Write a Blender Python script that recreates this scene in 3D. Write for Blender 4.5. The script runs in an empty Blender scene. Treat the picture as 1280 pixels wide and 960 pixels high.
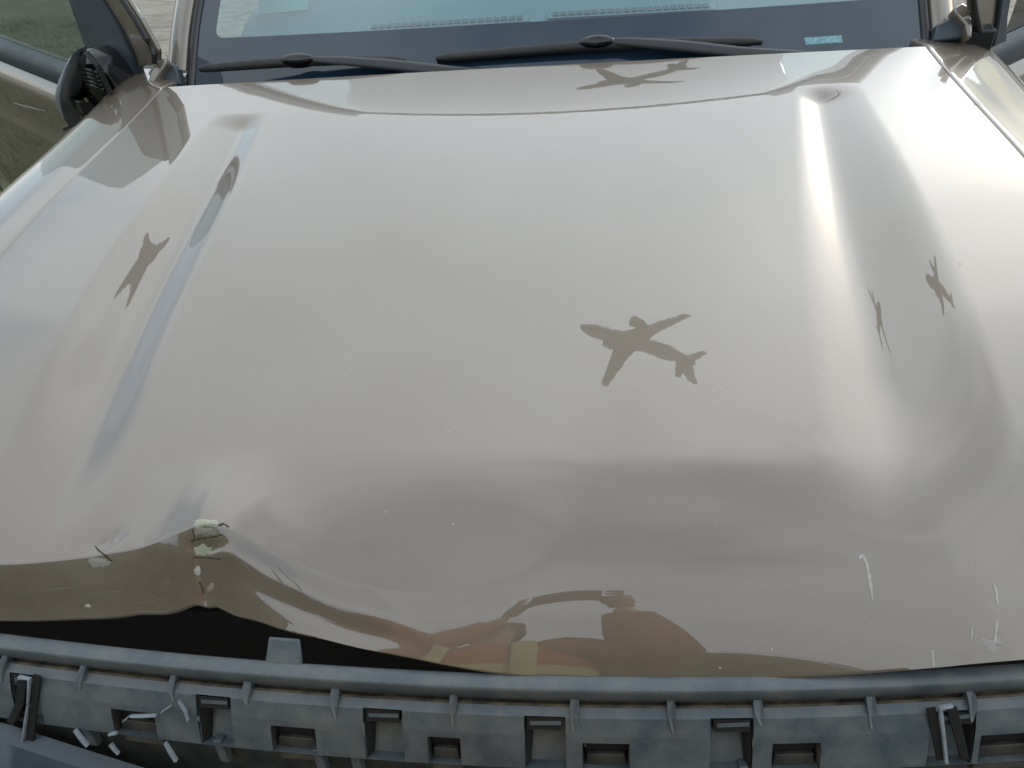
import bpy, math, random
import numpy as np
from mathutils import Vector, Matrix
from mathutils.bvhtree import BVHTree

random.seed(4); np.random.seed(4)
sc = bpy.context.scene
col = sc.collection
ZO = 1.12                     # height of the hood's rear edge above the ground

# ------------------------------------------------------------------ camera
F = 931.0
CAM = np.array([0.122, -1.4606, 0.5612 + ZO])
YAW, PITCH, ROLL = [math.radians(a) for a in (8.256, 43.692, 6.2547)]
_f0 = np.array([-math.sin(YAW), math.cos(YAW), 0]); _r0 = np.array([math.cos(YAW), math.sin(YAW), 0]); _u = np.array([0, 0, 1.])
CF = _f0*math.cos(PITCH) - _u*math.sin(PITCH); _up = _f0*math.sin(PITCH) + _u*math.cos(PITCH)
CR = _r0*math.cos(ROLL) - _up*math.sin(ROLL); CU = _up*math.cos(ROLL) + _r0*math.sin(ROLL)
cd = bpy.data.cameras.new('camera'); cam = bpy.data.objects.new('camera', cd); col.objects.link(cam)
cam.matrix_world = Matrix(((CR[0], CU[0], -CF[0], CAM[0]), (CR[1], CU[1], -CF[1], CAM[1]), (CR[2], CU[2], -CF[2], CAM[2]), (0, 0, 0, 1)))
cd.sensor_width = 36; cd.lens = 36*F/1280; cd.clip_start = 0.02; cd.clip_end = 5000
sc.camera = cam

# ------------------------------------------------------------------ light
SUN_AZ, SUN_EL = math.radians(30), math.radians(13.5)
SUN = np.array([math.sin(SUN_AZ)*math.cos(SUN_EL), math.cos(SUN_AZ)*math.cos(SUN_EL), math.sin(SUN_EL)])
world = bpy.data.worlds.new('World'); sc.world = world; world.use_nodes = True
def N(nt, kind, **kw):
    n = nt.nodes.new(kind)
    for k, v in kw.items():
        if k.startswith('i_'):
            key = k[2:]; key = int(key) if key.isdigit() else key.replace('_', ' ')
            n.inputs[key].default_value = v
        else: setattr(n, k, v)
    return n
def build_world():
    nt = world.node_tree; nt.nodes.clear(); L = nt.links.new
    out = N(nt, 'ShaderNodeOutputWorld'); bg = N(nt, 'ShaderNodeBackground'); bg.inputs['Strength'].default_value = 0.15
    sky = N(nt, 'ShaderNodeTexSky'); sky.sky_type = 'NISHITA'; sky.sun_disc = False
    sky.sun_elevation = SUN_EL; sky.sun_rotation = SUN_AZ; sky.dust_density = 1.5; sky.altitude = 100
    tc = N(nt, 'ShaderNodeTexCoord'); sep = N(nt, 'ShaderNodeSeparateXYZ'); L(tc.outputs['Generated'], sep.inputs[0])
    ab = N(nt, 'ShaderNodeMath', operation='ABSOLUTE'); L(sep.outputs['Z'], ab.inputs[0])
    den = N(nt, 'ShaderNodeMath', operation='ADD'); L(ab.outputs[0], den.inputs[0]); den.inputs[1].default_value = 0.22
    uv = N(nt, 'ShaderNodeVectorMath', operation='SCALE')
    inv = N(nt, 'ShaderNodeMath', operation='DIVIDE'); inv.inputs[0].default_value = 1; L(den.outputs[0], inv.inputs[1])
    L(tc.outputs['Generated'], uv.inputs[0]); L(inv.outputs[0], uv.inputs['Scale'])
    mp = N(nt, 'ShaderNodeMapping'); L(uv.outputs[0], mp.inputs['Vector']); mp.inputs['Location'].default_value = (18.9, 9.5, 4.0)
    n1 = N(nt, 'ShaderNodeTexNoise'); L(mp.outputs[0], n1.inputs['Vector'])
    n1.inputs['Scale'].default_value = 1.0; n1.inputs['Detail'].default_value = 5; n1.inputs['Roughness'].default_value = .5
    cov = N(nt, 'ShaderNodeMapRange'); cov.interpolation_type = 'SMOOTHSTEP'; L(n1.outputs['Fac'], cov.inputs['Value'])
    cov.inputs['From Min'].default_value = .37; cov.inputs['From Max'].default_value = .56; cov.inputs['To Min'].default_value = .25
    n2 = N(nt, 'ShaderNodeTexNoise'); L(mp.outputs[0], n2.inputs['Vector']); n2.inputs['Scale'].default_value = 2.2; n2.inputs['Detail'].default_value = 4
    br = N(nt, 'ShaderNodeMapRange'); L(n2.outputs['Fac'], br.inputs['Value'])
    br.inputs['From Min'].default_value = .3; br.inputs['From Max'].default_value = .7; br.inputs['To Min'].default_value = 3.2; br.inputs['To Max'].default_value = 4.1
    # thin cloud scatters sunlight forward: a broad glow round the sun's place
    dt = N(nt, 'ShaderNodeVectorMath', operation='DOT_PRODUCT'); L(tc.outputs['Generated'], dt.inputs[0]); dt.inputs[1].default_value = tuple(SUN)
    mx = N(nt, 'ShaderNodeMath', operation='MAXIMUM'); L(dt.outputs['Value'], mx.inputs[0]); mx.inputs[1].default_value = 0
    acc = br.outputs[0]
    for p, a in ((2, 3.1), (90, 2.7), (400, 13.0)):
        pw = N(nt, 'ShaderNodeMath', operation='POWER'); L(mx.outputs[0], pw.inputs[0]); pw.inputs[1].default_value = p
        ma = N(nt, 'ShaderNodeMath', operation='MULTIPLY_ADD'); L(pw.outputs[0], ma.inputs[0]); ma.inputs[1].default_value = a; L(acc, ma.inputs[2]); acc = ma.outputs[0]
    cc = N(nt, 'ShaderNodeVectorMath', operation='SCALE'); cc.inputs[0].default_value = (.90, .985, 1.045); L(acc, cc.inputs['Scale'])
    mix = N(nt, 'ShaderNodeMix', data_type='RGBA'); L(cov.outputs[0], mix.inputs['Factor'])
    L(sky.outputs[0], mix.inputs['A']); L(cc.outputs[0], mix.inputs['B'])
    L(mix.outputs['Result'], bg.inputs['Color']); L(bg.outputs[0], out.inputs['Surface'])
build_world()
sl = bpy.data.lights.new('sun', 'SUN'); sl.energy = .5; sl.angle = math.radians(12); sl.color = (1, .96, .9)
so = bpy.data.objects.new('sun', sl); col.objects.link(so)
so.rotation_euler = Vector(-SUN).to_track_quat('-Z', 'Y').to_euler()
sc.view_settings.view_transform = 'Standard'; sc.view_settings.look = 'None'; sc.view_settings.exposure = 1.42; sc.view_settings.gamma = 1
try: sc.view_settings.use_curve_mapping = False
except Exception: pass

# ------------------------------------------------------------------ helpers
def proj(X):
    d = np.asarray(X, float) - CAM; z = d @ CF
    return np.array([640 + F*(d@CR)/z, 480 - F*(d@CU)/z])
def ray(px, py): return CF + (px-640)/F*CR - (py-480)/F*CU
def on_plane(px, py, P0, n):
    d = ray(px, py); t = ((np.asarray(P0)-CAM)@n)/(d@n); return CAM + t*d
def on_z(px, py, z):          # z relative to the hood's rear edge
    d = ray(px, py); t = (z+ZO-CAM[2])/d[2]; return CAM + t*d
def sm(a, b, x):
    t = np.clip((np.asarray(x, float)-a)/(b-a), 0, 1); return t*t*(3-2*t)
def spline(xs, ys, x):        # monotone cubic
    xs = np.asarray(xs, float); ys = np.asarray(ys, float)
    h = np.diff(xs); d = np.diff(ys)/h; m = np.zeros_like(ys)
    m[0], m[-1] = d[0], d[-1]
    for i in range(1, len(xs)-1):
        m[i] = 0 if d[i-1]*d[i] <= 0 else 2*d[i-1]*d[i]/(d[i-1]+d[i])
    x = np.asarray(x, float); i = np.clip(np.searchsorted(xs, x)-1, 0, len(h)-1); t = (x-xs[i])/h[i]
    lin = (x < xs[0]) | (x > xs[-1])
    v = ((1+2*t)*(1-t)**2)*ys[i] + t*(1-t)**2*h[i]*m[i] + t*t*(3-2*t)*ys[i+1] + t*t*(t-1)*h[i]*m[i+1]
    e = np.where(x < xs[0], ys[0]+m[0]*(x-xs[0]), ys[-1]+m[-1]*(x-xs[-1]))
    return np.where(lin, e, v)

class MB:
    def __init__(s): s.v = []; s.f = []; s.n = 0
    def add(s, V, Fc):
        V = np.asarray(V, float).reshape(-1, 3); s.v.append(V); s.f += [tuple(int(i)+s.n for i in f) for f in Fc]; s.n += len(V); return s
    def grid(s, P, flip=False, wrap=False):
        n, m = P.shape[:2]; idx = np.arange(n*m).reshape(n, m)
        if wrap: idx = np.concatenate([idx, idx[:, :1]], 1)
        q = np.stack([idx[:-1, :-1], idx[:-1, 1:], idx[1:, 1:], idx[1:, :-1]], -1).reshape(-1, 4)
        if flip: q = q[:, ::-1]
        return s.add(P.reshape(-1, 3), q.tolist())
    def box(s, c, sx, sy, sz, R=None):
        V = np.array([[x, y, z] for x in (-.5, .5) for y in (-.5, .5) for z in (-.5, .5)])*[sx, sy, sz]
        if R is not None: V = V @ np.asarray(R).T
        return s.add(V+np.asarray(c), [(0, 1, 3, 2), (4, 6, 7, 5), (0, 4, 5, 1), (2, 3, 7, 6), (0, 2, 6, 4), (1, 5, 7, 3)])
    def hexa(s, A, B):        # two quads joined into a closed block
        V = np.vstack([A, B]); n = len(A)
        fs = [tuple(range(n))[::-1], tuple(range(n, 2*n))] + [(i, (i+1) % n, n+(i+1) % n, n+i) for i in range(n)]
        return s.add(V, fs)
    def tube(s, path, rad, k=12, flat=1.0, up=(0, 0, 1), cap=True):
        P = np.asarray(path, float); r = np.broadcast_to(np.asarray(rad, float), (len(P),))
        T = np.gradient(P, axis=0); T /= np.linalg.norm(T, axis=1)[:, None]
        rings = []
        for p, t, rr in zip(P, T, r):
            a = np.cross(t, up); a /= np.linalg.norm(a)+1e-9; b = np.cross(a, t)
            th = np.linspace(0, 2*np.pi, k, endpoint=False)
            rings.append(p + rr*(np.cos(th)[:, None]*a + flat*np.sin(th)[:, None]*b))
        n0 = s.n; s.grid(np.array(rings), wrap=True, flip=True)
        if cap: s.f += [tuple(n0+i for i in range(k))[::-1], tuple(n0+(len(P)-1)*k+i for i in range(k))]
        return s
    def lathe(s, prof, o, ax, k=24):
        ax = np.asarray(ax, float); ax /= np.linalg.norm(ax); a = np.cross(ax, (0.3, .2, .93)); a /= np.linalg.norm(a); b = np.cross(ax, a)
        th = np.linspace(0, 2*np.pi, k, endpoint=False)
        G = np.array([np.asarray(o)+h*ax + r*(np.cos(th)[:, None]*a+np.sin(th)[:, None]*b) for h, r in prof])
        return s.grid(G, wrap=True)
    def slab(s, poly, vec):   # polygon in 3D thickened along vec
        A = np.asarray(poly, float); return s.hexa(A, A+np.asarray(vec))

def link_mesh(name, mb, mat, parent=None, smooth=True, bevel=0.0, recenter=True, angle=40):
    V = np.vstack(mb.v); c = (V.max(0)+V.min(0))/2 if recenter else np.zeros(3)
    me = bpy.data.meshes.new(name); me.from_pydata((V-c).tolist(), [], mb.f); me.validate(); me.update()
    o = bpy.data.objects.new(name, me); col.objects.link(o); o.location = c
    for m in (mat if isinstance(mat, list) else [mat]): me.materials.append(m)
    if smooth:
        me.polygons.foreach_set('use_smooth', [True]*len(me.polygons))
        try: me.set_sharp_from_angle(angle=math.radians(angle))
        except Exception: pass
    if bevel:
        b = o.modifiers.new('bevel', 'BEVEL'); b.width = bevel; b.segments = 2; b.limit_method = 'ANGLE'; b.angle_limit = math.radians(35)
        b.harden_normals = False
    if parent is not None:
        o.parent = parent; bpy.context.view_layer.update()
        o.matrix_parent_inverse = Matrix.Identity(4)
        o.location = c - np.array(world_loc(parent))
    return o
def world_loc(o):
    l = np.array(o.location)
    while o.parent is not None: o = o.parent; l = l + np.array(o.location)
    return l
def tag(o, label, cat, group=None, kind=None):
    o['label'] = label; o['category'] = cat
    if group: o['group'] = group
    if kind: o['kind'] = kind
    return o
def empty(name, loc, label, cat):
    o = bpy.data.objects.new(name, None); col.objects.link(o); o.location = loc; o.empty_display_size = .1
    return tag(o, label, cat)

# ------------------------------------------------------------------ materials
def mat(name, color, rough=.5, metal=0., coat=0., coat_ior=1.5, spec=.5, noise=None, bump=None, coat_rough=.02, sheen=0):
    """noise = (scale, amount, second colour); bump = (scale, strength, distance)"""
    m = bpy.data.materials.new(name); m.use_nodes = True; nt = m.node_tree; L = nt.links.new
    b = nt.nodes['Principled BSDF']; b.inputs['Base Color'].default_value = (*color, 1); b.inputs['Roughness'].default_value = rough
    b.inputs['Metallic'].default_value = metal; b.inputs['Coat Weight'].default_value = coat; b.inputs['Coat IOR'].default_value = coat_ior
    b.inputs['Coat Roughness'].default_value = coat_rough; b.inputs['Specular IOR Level'].default_value = spec
    tc = N(nt, 'ShaderNodeTexCoord')
    if noise:
        n = N(nt, 'ShaderNodeTexNoise'); L(tc.outputs['Object'], n.inputs['Vector']); n.inputs['Scale'].default_value = noise[0]; n.inputs['Detail'].default_value = 8; n.inputs['Roughness'].default_value = .62
        r = N(nt, 'ShaderNodeMapRange'); L(n.outputs['Fac'], r.inputs['Value']); r.inputs['From Min'].default_value = .38; r.inputs['From Max'].default_value = .68; r.inputs['To Max'].default_value = noise[1]
        x = N(nt, 'ShaderNodeMix', data_type='RGBA'); L(r.outputs[0], x.inputs['Factor']); x.inputs['A'].default_value = (*color, 1); x.inputs['B'].default_value = (*noise[2], 1)
        L(x.outputs['Result'], b.inputs['Base Color'])
        rr = N(nt, 'ShaderNodeMapRange'); L(n.outputs['Fac'], rr.inputs['Value']); rr.inputs['From Min'].default_value = .3; rr.inputs['From Max'].default_value = .7
        rr.inputs['To Min'].default_value = max(0, rough-.08); rr.inputs['To Max'].default_value = min(1, rough+.15); 
        if rough > .1: L(rr.outputs[0], b.inputs['Roughness'])
    if bump:
        n = N(nt, 'ShaderNodeTexNoise'); L(tc.outputs['Object'], n.inputs['Vector']); n.inputs['Scale'].default_value = bump[0]; n.inputs['Detail'].default_value = 4
        bp = N(nt, 'ShaderNodeBump'); L(n.outputs['Fac'], bp.inputs['Height']); bp.inputs['Strength'].default_value = bump[1]; bp.inputs['Distance'].default_value = bump[2]
        L(bp.outputs[0], b.inputs['Normal'])
    return m
def paint_mat():
    m = bpy.data.materials.new('bronze_paint'); m.use_nodes = True; nt = m.node_tree; L = nt.links.new
    b = nt.nodes['Principled BSDF']
    tc = N(nt, 'ShaderNodeTexCoord')
    n = N(nt, 'ShaderNodeTexNoise'); L(tc.outputs['Object'], n.inputs['Vector']); n.inputs['Scale'].default_value = 1400; n.inputs['Detail'].default_value = 1
    x = N(nt, 'ShaderNodeMix', data_type='RGBA'); L(n.outputs['Fac'], x.inputs['Factor'])
    x.inputs['A'].default_value = (PB[0]*.86, PB[1]*.86, PB[2]*.86, 1); x.inputs['B'].default_value = (PB[0]*1.14, PB[1]*1.14, PB[2]*1.14, 1)
    # a thin film of dust, uneven
    d = N(nt, 'ShaderNodeTexNoise'); L(tc.outputs['Object'], d.inputs['Vector']); d.inputs['Scale'].default_value = 7; d.inputs['Detail'].default_value = 9; d.inputs['Roughness'].default_value = .7
    dr = N(nt, 'ShaderNodeMapRange'); L(d.outputs['Fac'], dr.inputs['Value']); dr.inputs['From Min'].default_value = .42; dr.inputs['From Max'].default_value = .8; dr.inputs['To Max'].default_value = .10
    x2 = N(nt, 'ShaderNodeMix', data_type='RGBA'); L(dr.outputs[0], x2.inputs['Factor']); L(x.outputs['Result'], x2.inputs['A']); x2.inputs['B'].default_value = (.2, .185, .16, 1)
    sp = N(nt, 'ShaderNodeTexVoronoi'); L(tc.outputs['Object'], sp.inputs['Vector']); sp.inputs['Scale'].default_value = 30
    spr = N(nt, 'ShaderNodeMapRange'); L(sp.outputs['Distance'], spr.inputs['Value']); spr.inputs['From Min'].default_value = .035; spr.inputs['From Max'].default_value = .06; spr.inputs['To Min'].default_value = .10; spr.inputs['To Max'].default_value = 0
    x3 = N(nt, 'ShaderNodeMix', data_type='RGBA'); L(spr.outputs[0], x3.inputs['Factor']); L(x2.outputs['Result'], x3.inputs['A']); x3.inputs['B'].default_value = (.32, .31, .28, 1)
    L(x3.outputs['Result'], b.inputs['Base Color'])
    b.inputs['Metallic'].default_value = .22; b.inputs['Roughness'].default_value = .5
    b.inputs['Coat Weight'].default_value = 1; b.inputs['Coat IOR'].default_value = 1.75; b.inputs['Coat Roughness'].default_value = .006
    # orange peel
    o = N(nt, 'ShaderNodeTexNoise'); L(tc.outputs['Object'], o.inputs['Vector']); o.inputs['Scale'].default_value = 160; o.inputs['Detail'].default_value = 2
    bp = N(nt, 'ShaderNodeBump'); L(o.outputs['Fac'], bp.inputs['Height']); bp.inputs['Strength'].default_value = .014; bp.inputs['Distance'].default_value = .0004
    L(bp.outputs[0], b.inputs['Coat Normal'])
    return m
PB = (.125, .098, .070)
PAINT = paint_mat()
PLASTIC = mat('grey_plastic', (.050, .068, .082), .42, noise=(26, .9, (.115, .125, .122)), bump=(160, .45, .0009))
PLASTIC_RECESS = mat('dirty_shaded_plastic', (.018, .019, .017), .7, noise=(34, .9, (.09, .082, .062)), bump=(160, .4, .0008))  # dirt-mottled plastic, its base darkened for the shade inside the notches
SHADE = mat('shade_black', (.004, .004, .004), .8)  # near-black colour standing for shade in gaps and recesses
BLACK = mat('black_trim', (.005, .005, .006), .55, noise=(30, .3, (.012, .012, .012)))
RUBBER = mat('black_rubber', (.01, .01, .011), .5)
SLATE = mat('slate_plastic', (.030, .044, .060), .4, noise=(12, .4, (.05, .055, .06)))
GLOSSBLACK = mat('gloss_black', (.006, .006, .007), .12)
FRIT = mat('frit_sky_tint', (.011, .025, .044), .03, spec=.7)  # blue of the reflected sky mixed into the black base colour
CHIP = mat('bare_primer', (.27, .28, .215), .75, noise=(180, .7, (.22, .25, .17)), bump=(300, .6, .001))
PALE = mat('pale_scuff', (.34, .33, .31), .7, noise=(250, .6, (.25, .23, .2)))
WHITEP = mat('broken_plastic_edge', (.24, .28, .31), .4, noise=(90, .8, (.14, .16, .18)))
ORANGE = mat('orange_tag', (.75, .22, .01), .5)
DASH = mat('dashboard_plastic', (.36, .37, .37), .7, bump=(500, .3, .0005))
VENTM = mat('vent_grey', (.20, .205, .205), .7)
PALE_VIEW = mat('pale_view', (.75, .74, .66), .8)
SEAT = mat('seat_cloth', (.09, .085, .08), .9)
def glass_mat(name, tint, ior=1.5):
    m = bpy.data.materials.new(name); m.use_nodes = True; nt = m.node_tree; L = nt.links.new; nt.nodes.clear()
    out = N(nt, 'ShaderNodeOutputMaterial'); tr = N(nt, 'ShaderNodeBsdfTransparent'); tr.inputs[0].default_value = (*tint, 1)
    gl = N(nt, 'ShaderNodeBsdfGlossy'); gl.inputs['Roughness'].default_value = .01; gl.inputs['Color'].default_value = (1, 1, 1, 1)
    # Schlick reflectance, the same from either side, then both faces of the pane: 2F/(1+F)
    F0 = ((ior-1)/(ior+1))**2; geo = N(nt, 'ShaderNodeNewGeometry'); mx = N(nt, 'ShaderNodeMixShader')
    def M(op, a, b=None):
        n = N(nt, 'ShaderNodeMath', operation=op)
        for i, v in enumerate((a, b)):
            if v is None: continue
            if isinstance(v, (int, float)): n.inputs[i].default_value = v
            else: L(v, n.inputs[i])
        return n.outputs[0]
    dp = N(nt, 'ShaderNodeVectorMath', operation='DOT_PRODUCT'); L(geo.outputs['Incoming'], dp.inputs[0]); L(geo.outputs['Normal'], dp.inputs[1])
    c = M('SUBTRACT', 1.0, M('MINIMUM', M('ABSOLUTE', dp.outputs['Value']), 1.0)); f = M('ADD', M('MULTIPLY', M('POWER', c, 5.0), 1-F0), F0)
    L(M('DIVIDE', M('MULTIPLY', f, 2.0), M('ADD', f, 1.0)), mx.inputs[0]); L(tr.outputs[0], mx.inputs[1]); L(gl.outputs[0], mx.inputs[2]); L(mx.outputs[0], out.inputs[0])
    return m
GLASS = glass_mat('windshield_glass', (.50, .70, .75), 1.6)
DOORGLASS = glass_mat('door_glass', (.22, .28, .24), 1.45)
DARKGLASS = glass_mat('dark_glass', (.05, .06, .06), 1.5)

# ------------------------------------------------------------------ ground
def ground():
    m = bpy.data.materials.new('worn_concrete'); m.use_nodes = True; nt = m.node_tree; L = nt.links.new; b = nt.nodes['Principled BSDF']
    tc = N(nt, 'ShaderNodeTexCoord')
    n = N(nt, 'ShaderNodeTexNoise'); L(tc.outputs['Object'], n.inputs['Vector']); n.inputs['Scale'].default_value = 3; n.inputs['Detail'].default_value = 12; n.inputs['Roughness'].default_value = .7
    cr = N(nt, 'ShaderNodeValToRGB'); L(n.outputs['Fac'], cr.inputs[0])
    cr.color_ramp.elements[0].position = .3; cr.color_ramp.elements[0].color = (.13, .115, .095, 1)
    cr.color_ramp.elements[1].position = .7; cr.color_ramp.elements[1].color = (.27, .245, .205, 1)
    mp = N(nt, 'ShaderNodeMapping'); L(tc.outputs['Object'], mp.inputs[0]); mp.inputs['Scale'].default_value = (.6, 3.2, 1); mp.inputs['Rotation'].default_value = (0, 0, .25)
    w = N(nt, 'ShaderNodeTexVoronoi', feature='DISTANCE_TO_EDGE'); L(mp.outputs[0], w.inputs['Vector']); w.inputs['Scale'].default_value = 1.1
    wr = N(nt, 'ShaderNodeMapRange'); L(w.outputs['Distance'], wr.inputs['Value']); wr.inputs['From Max'].default_value = .03; wr.inputs['To Min'].default_value = .55; wr.inputs['To Max'].default_value = 0
    x = N(nt, 'ShaderNodeMix', data_type='RGBA'); L(wr.outputs[0], x.inputs['Factor']); L(cr.outputs[0], x.inputs['A']); x.inputs['B'].default_value = (.07, .06, .05, 1)
    L(x.outputs['Result'], b.inputs['Base Color']); b.inputs['Roughness'].default_value = .9
    bp = N(nt, 'ShaderNodeBump'); L(n.outputs['Fac'], bp.inputs['Height']); bp.inputs['Distance'].default_value = .03; L(bp.outputs[0], b.inputs['Normal'])
    mb = MB(); k = 41; xs = np.sign(np.linspace(-1, 1, k))*np.abs(np.linspace(-1, 1, k))**3*1500
    X, Y = np.meshgrid(xs, xs, indexing='ij'); mb.grid(np.stack([X, Y, 0*X], -1), flip=True)
    o = link_mesh('ground', mb, m, smooth=False); o['kind'] = 'structure'; o['label'] = 'worn tan concrete ground'
    # lawn at the left, with rough grass on it
    lm = mat('lawn_soil', (.045, .05, .02), .95, noise=(5, .8, (.08, .07, .04)))
    mb = MB(); mb.grid(np.array([[[x, y, .004] for y in np.linspace(-9, 3.4, 8)] for x in np.linspace(-12, -1.75, 8)]), flip=True); o = link_mesh('lawn', mb, lm, smooth=False); o['kind'] = 'structure'; o['label'] = 'lawn at the left of the truck'
    gm = mat('grass_blades', (.05, .08, .022), .7, noise=(2, .8, (.10, .10, .04)))
    r = np.random.RandomState(3); n = 22000; mb = MB(); V = []; Fc = []
    for i in range(n):
        x, y = r.uniform(-6.5, -1.75), r.uniform(-2.5, 3.4); a = r.uniform(0, 6.28); h = r.uniform(.04, .10); w_ = .006
        dx, dy = math.cos(a)*w_, math.sin(a)*w_; lx, ly = r.normal(0, .03, 2); j = len(V)
        V += [(x-dx, y-dy, .004), (x+dx, y+dy, .004), (x+lx, y+ly, h)]; Fc.append((j, j+1, j+2))
    mb.add(V, Fc); g = link_mesh('grass', mb, gm, smooth=False); tag(g, 'short green grass beyond the open door at left', 'grass', kind='stuff')
    # hedge behind the photographer: the hood's nose mirrors it
    hm = mat('hedge_leaves', (.035, .055, .02), .6, noise=(1.5, .8, (.075, .085, .03)))
    V = []; Fc = []; n = 30000
    X = r.uniform(-14, 14, n); top = 5.0 + .3*np.sin(X*.5) + .15*np.sin(X*1.3+1); Zh = top*r.uniform(0, 1, n)**.8; Yh = -7.6 - .05*X - np.abs(r.normal(0, .35, n)) + .25*np.sin(X*3.1)
    for i in range(n):
        c = np.array([X[i], Yh[i], Zh[i]]); A, B = r.normal(0, 1, 3), r.normal(0, 1, 3); A /= np.linalg.norm(A); B -= A*(A@B); B /= np.linalg.norm(B); q_ = r.uniform(.05, .11); j = len(V)
        V += [c-A*q_, c-B*q_*.5, c+A*q_, c+B*q_*.5]; Fc.append((j, j+1, j+2, j+3))
    mb = MB(); mb.add(V, Fc)
    xs_ = np.linspace(-14, 14, 90); zs_ = np.linspace(0, 1, 12)
    mb.grid(np.array([[[x, -7.75-.05*x+.2*math.sin(x*5+z*7)*math.cos(z*9+x*2.3), z*(4.85+.3*math.sin(x*.5)+.15*math.sin(x*1.3+1))] for z in zs_] for x in xs_]))
    g = link_mesh('hedge', mb, hm, smooth=False); tag(g, 'tall dark green hedge in front of the truck, mirrored in its nose', 'hedge', kind='stuff')
ground()

# ------------------------------------------------------------------ the truck
truck = empty('pickup_truck', (0, .5, 0), 'bronze pickup truck with a buckled hood, both front doors open and its grille missing', 'pickup truck')
def part(name, mb, m, parent=truck, **kw): return link_mesh(name, mb, m, parent, **kw)

# ---- hood sheet
XH = .745
GI_L = ([-.941, -.803, -.605, -.363, -.196], [.402, .423, .443, .456, .470])
GI_R = ([-.941, -.792, -.599, -.430, -.208], [.362, .386, .412, .437, .474])
GO = ([-.941, -.715, -.498, -.157], [.545, .563, .575, .588])
def bow(x): return .07*x*x + .55*np.maximum(np.abs(x)-.42, 0)**2
_ys = np.linspace(.03, -1.16, 600)
_slope = spline([-1.16, -1.148, -1.125, -1.09, -1.04, -.975, -.962, -.948, -.6, -.25, -.12, .03],
                [52, 48, 40, 30, 17, 9.0, 6.0, 2.3, 2.2, 2.2, 1.9, 1.6], _ys)
_zp = np.concatenate([[0], np.cumsum(np.tan(np.radians((_slope[1:]+_slope[:-1])/2))*np.diff(_ys))])
_zp -= np.interp(0, _ys[::-1], _zp[::-1])
_sl2 = spline([-1.16, -1.148, -1.125, -1.09, -1.04, -.96, -.88, -.6, -.25, -.12, .03], [31, 28, 24, 19, 13, 6.0, 3.2, 2.2, 2.2, 1.9, 1.6], _ys)
_zq = np.concatenate([[0], np.cumsum(np.tan(np.radians((_sl2[1:]+_sl2[:-1])/2))*np.diff(_ys))]); _zq -= np.interp(0, _ys[::-1], _zq[::-1])
def zprof(yy, x=0.):
    k = sm(.24, .55, np.abs(x)); return np.interp(-yy, -_ys, _zp)*(1-k) + np.interp(-yy, -_ys, _zq)*k
GR_D, GR_R = .0120, .0205
def surf(x, yy):
    """undamaged hood height; yy = distance back from a bowed front line"""
    x = np.asarray(x, float); yy = np.asarray(yy, float)
    z = zprof(yy, x) - .0025*(x/.75)**2
    ax = np.abs(x)
    xi = np.where(x < 0, spline(*GI_L, yy), spline(*GI_R, yy)); xo = spline(*GO, yy)
    q = (ax-xi)/(xo-xi)
    fr = sm(-.128, -.182, yy)*(1-sm(-.84, -1.08, yy))
    fr2 = sm(-.02, -.58, yy)*(1-sm(-.76, -1.10, yy))
    drop = -GR_D*sm(-.06, .48, q)
    rise = (GR_R*fr2 + GR_D*fr)*sm(.28, 1.06, q)
    z = z + drop*fr + rise - .012*fr2*np.maximum(ax-xo, 0)
    # nose corners roll down
    z = z - .5*np.maximum(ax-.45, 0)**1.5*sm(-.98, -1.12, yy)
    return z
YE = -1.150
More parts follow.
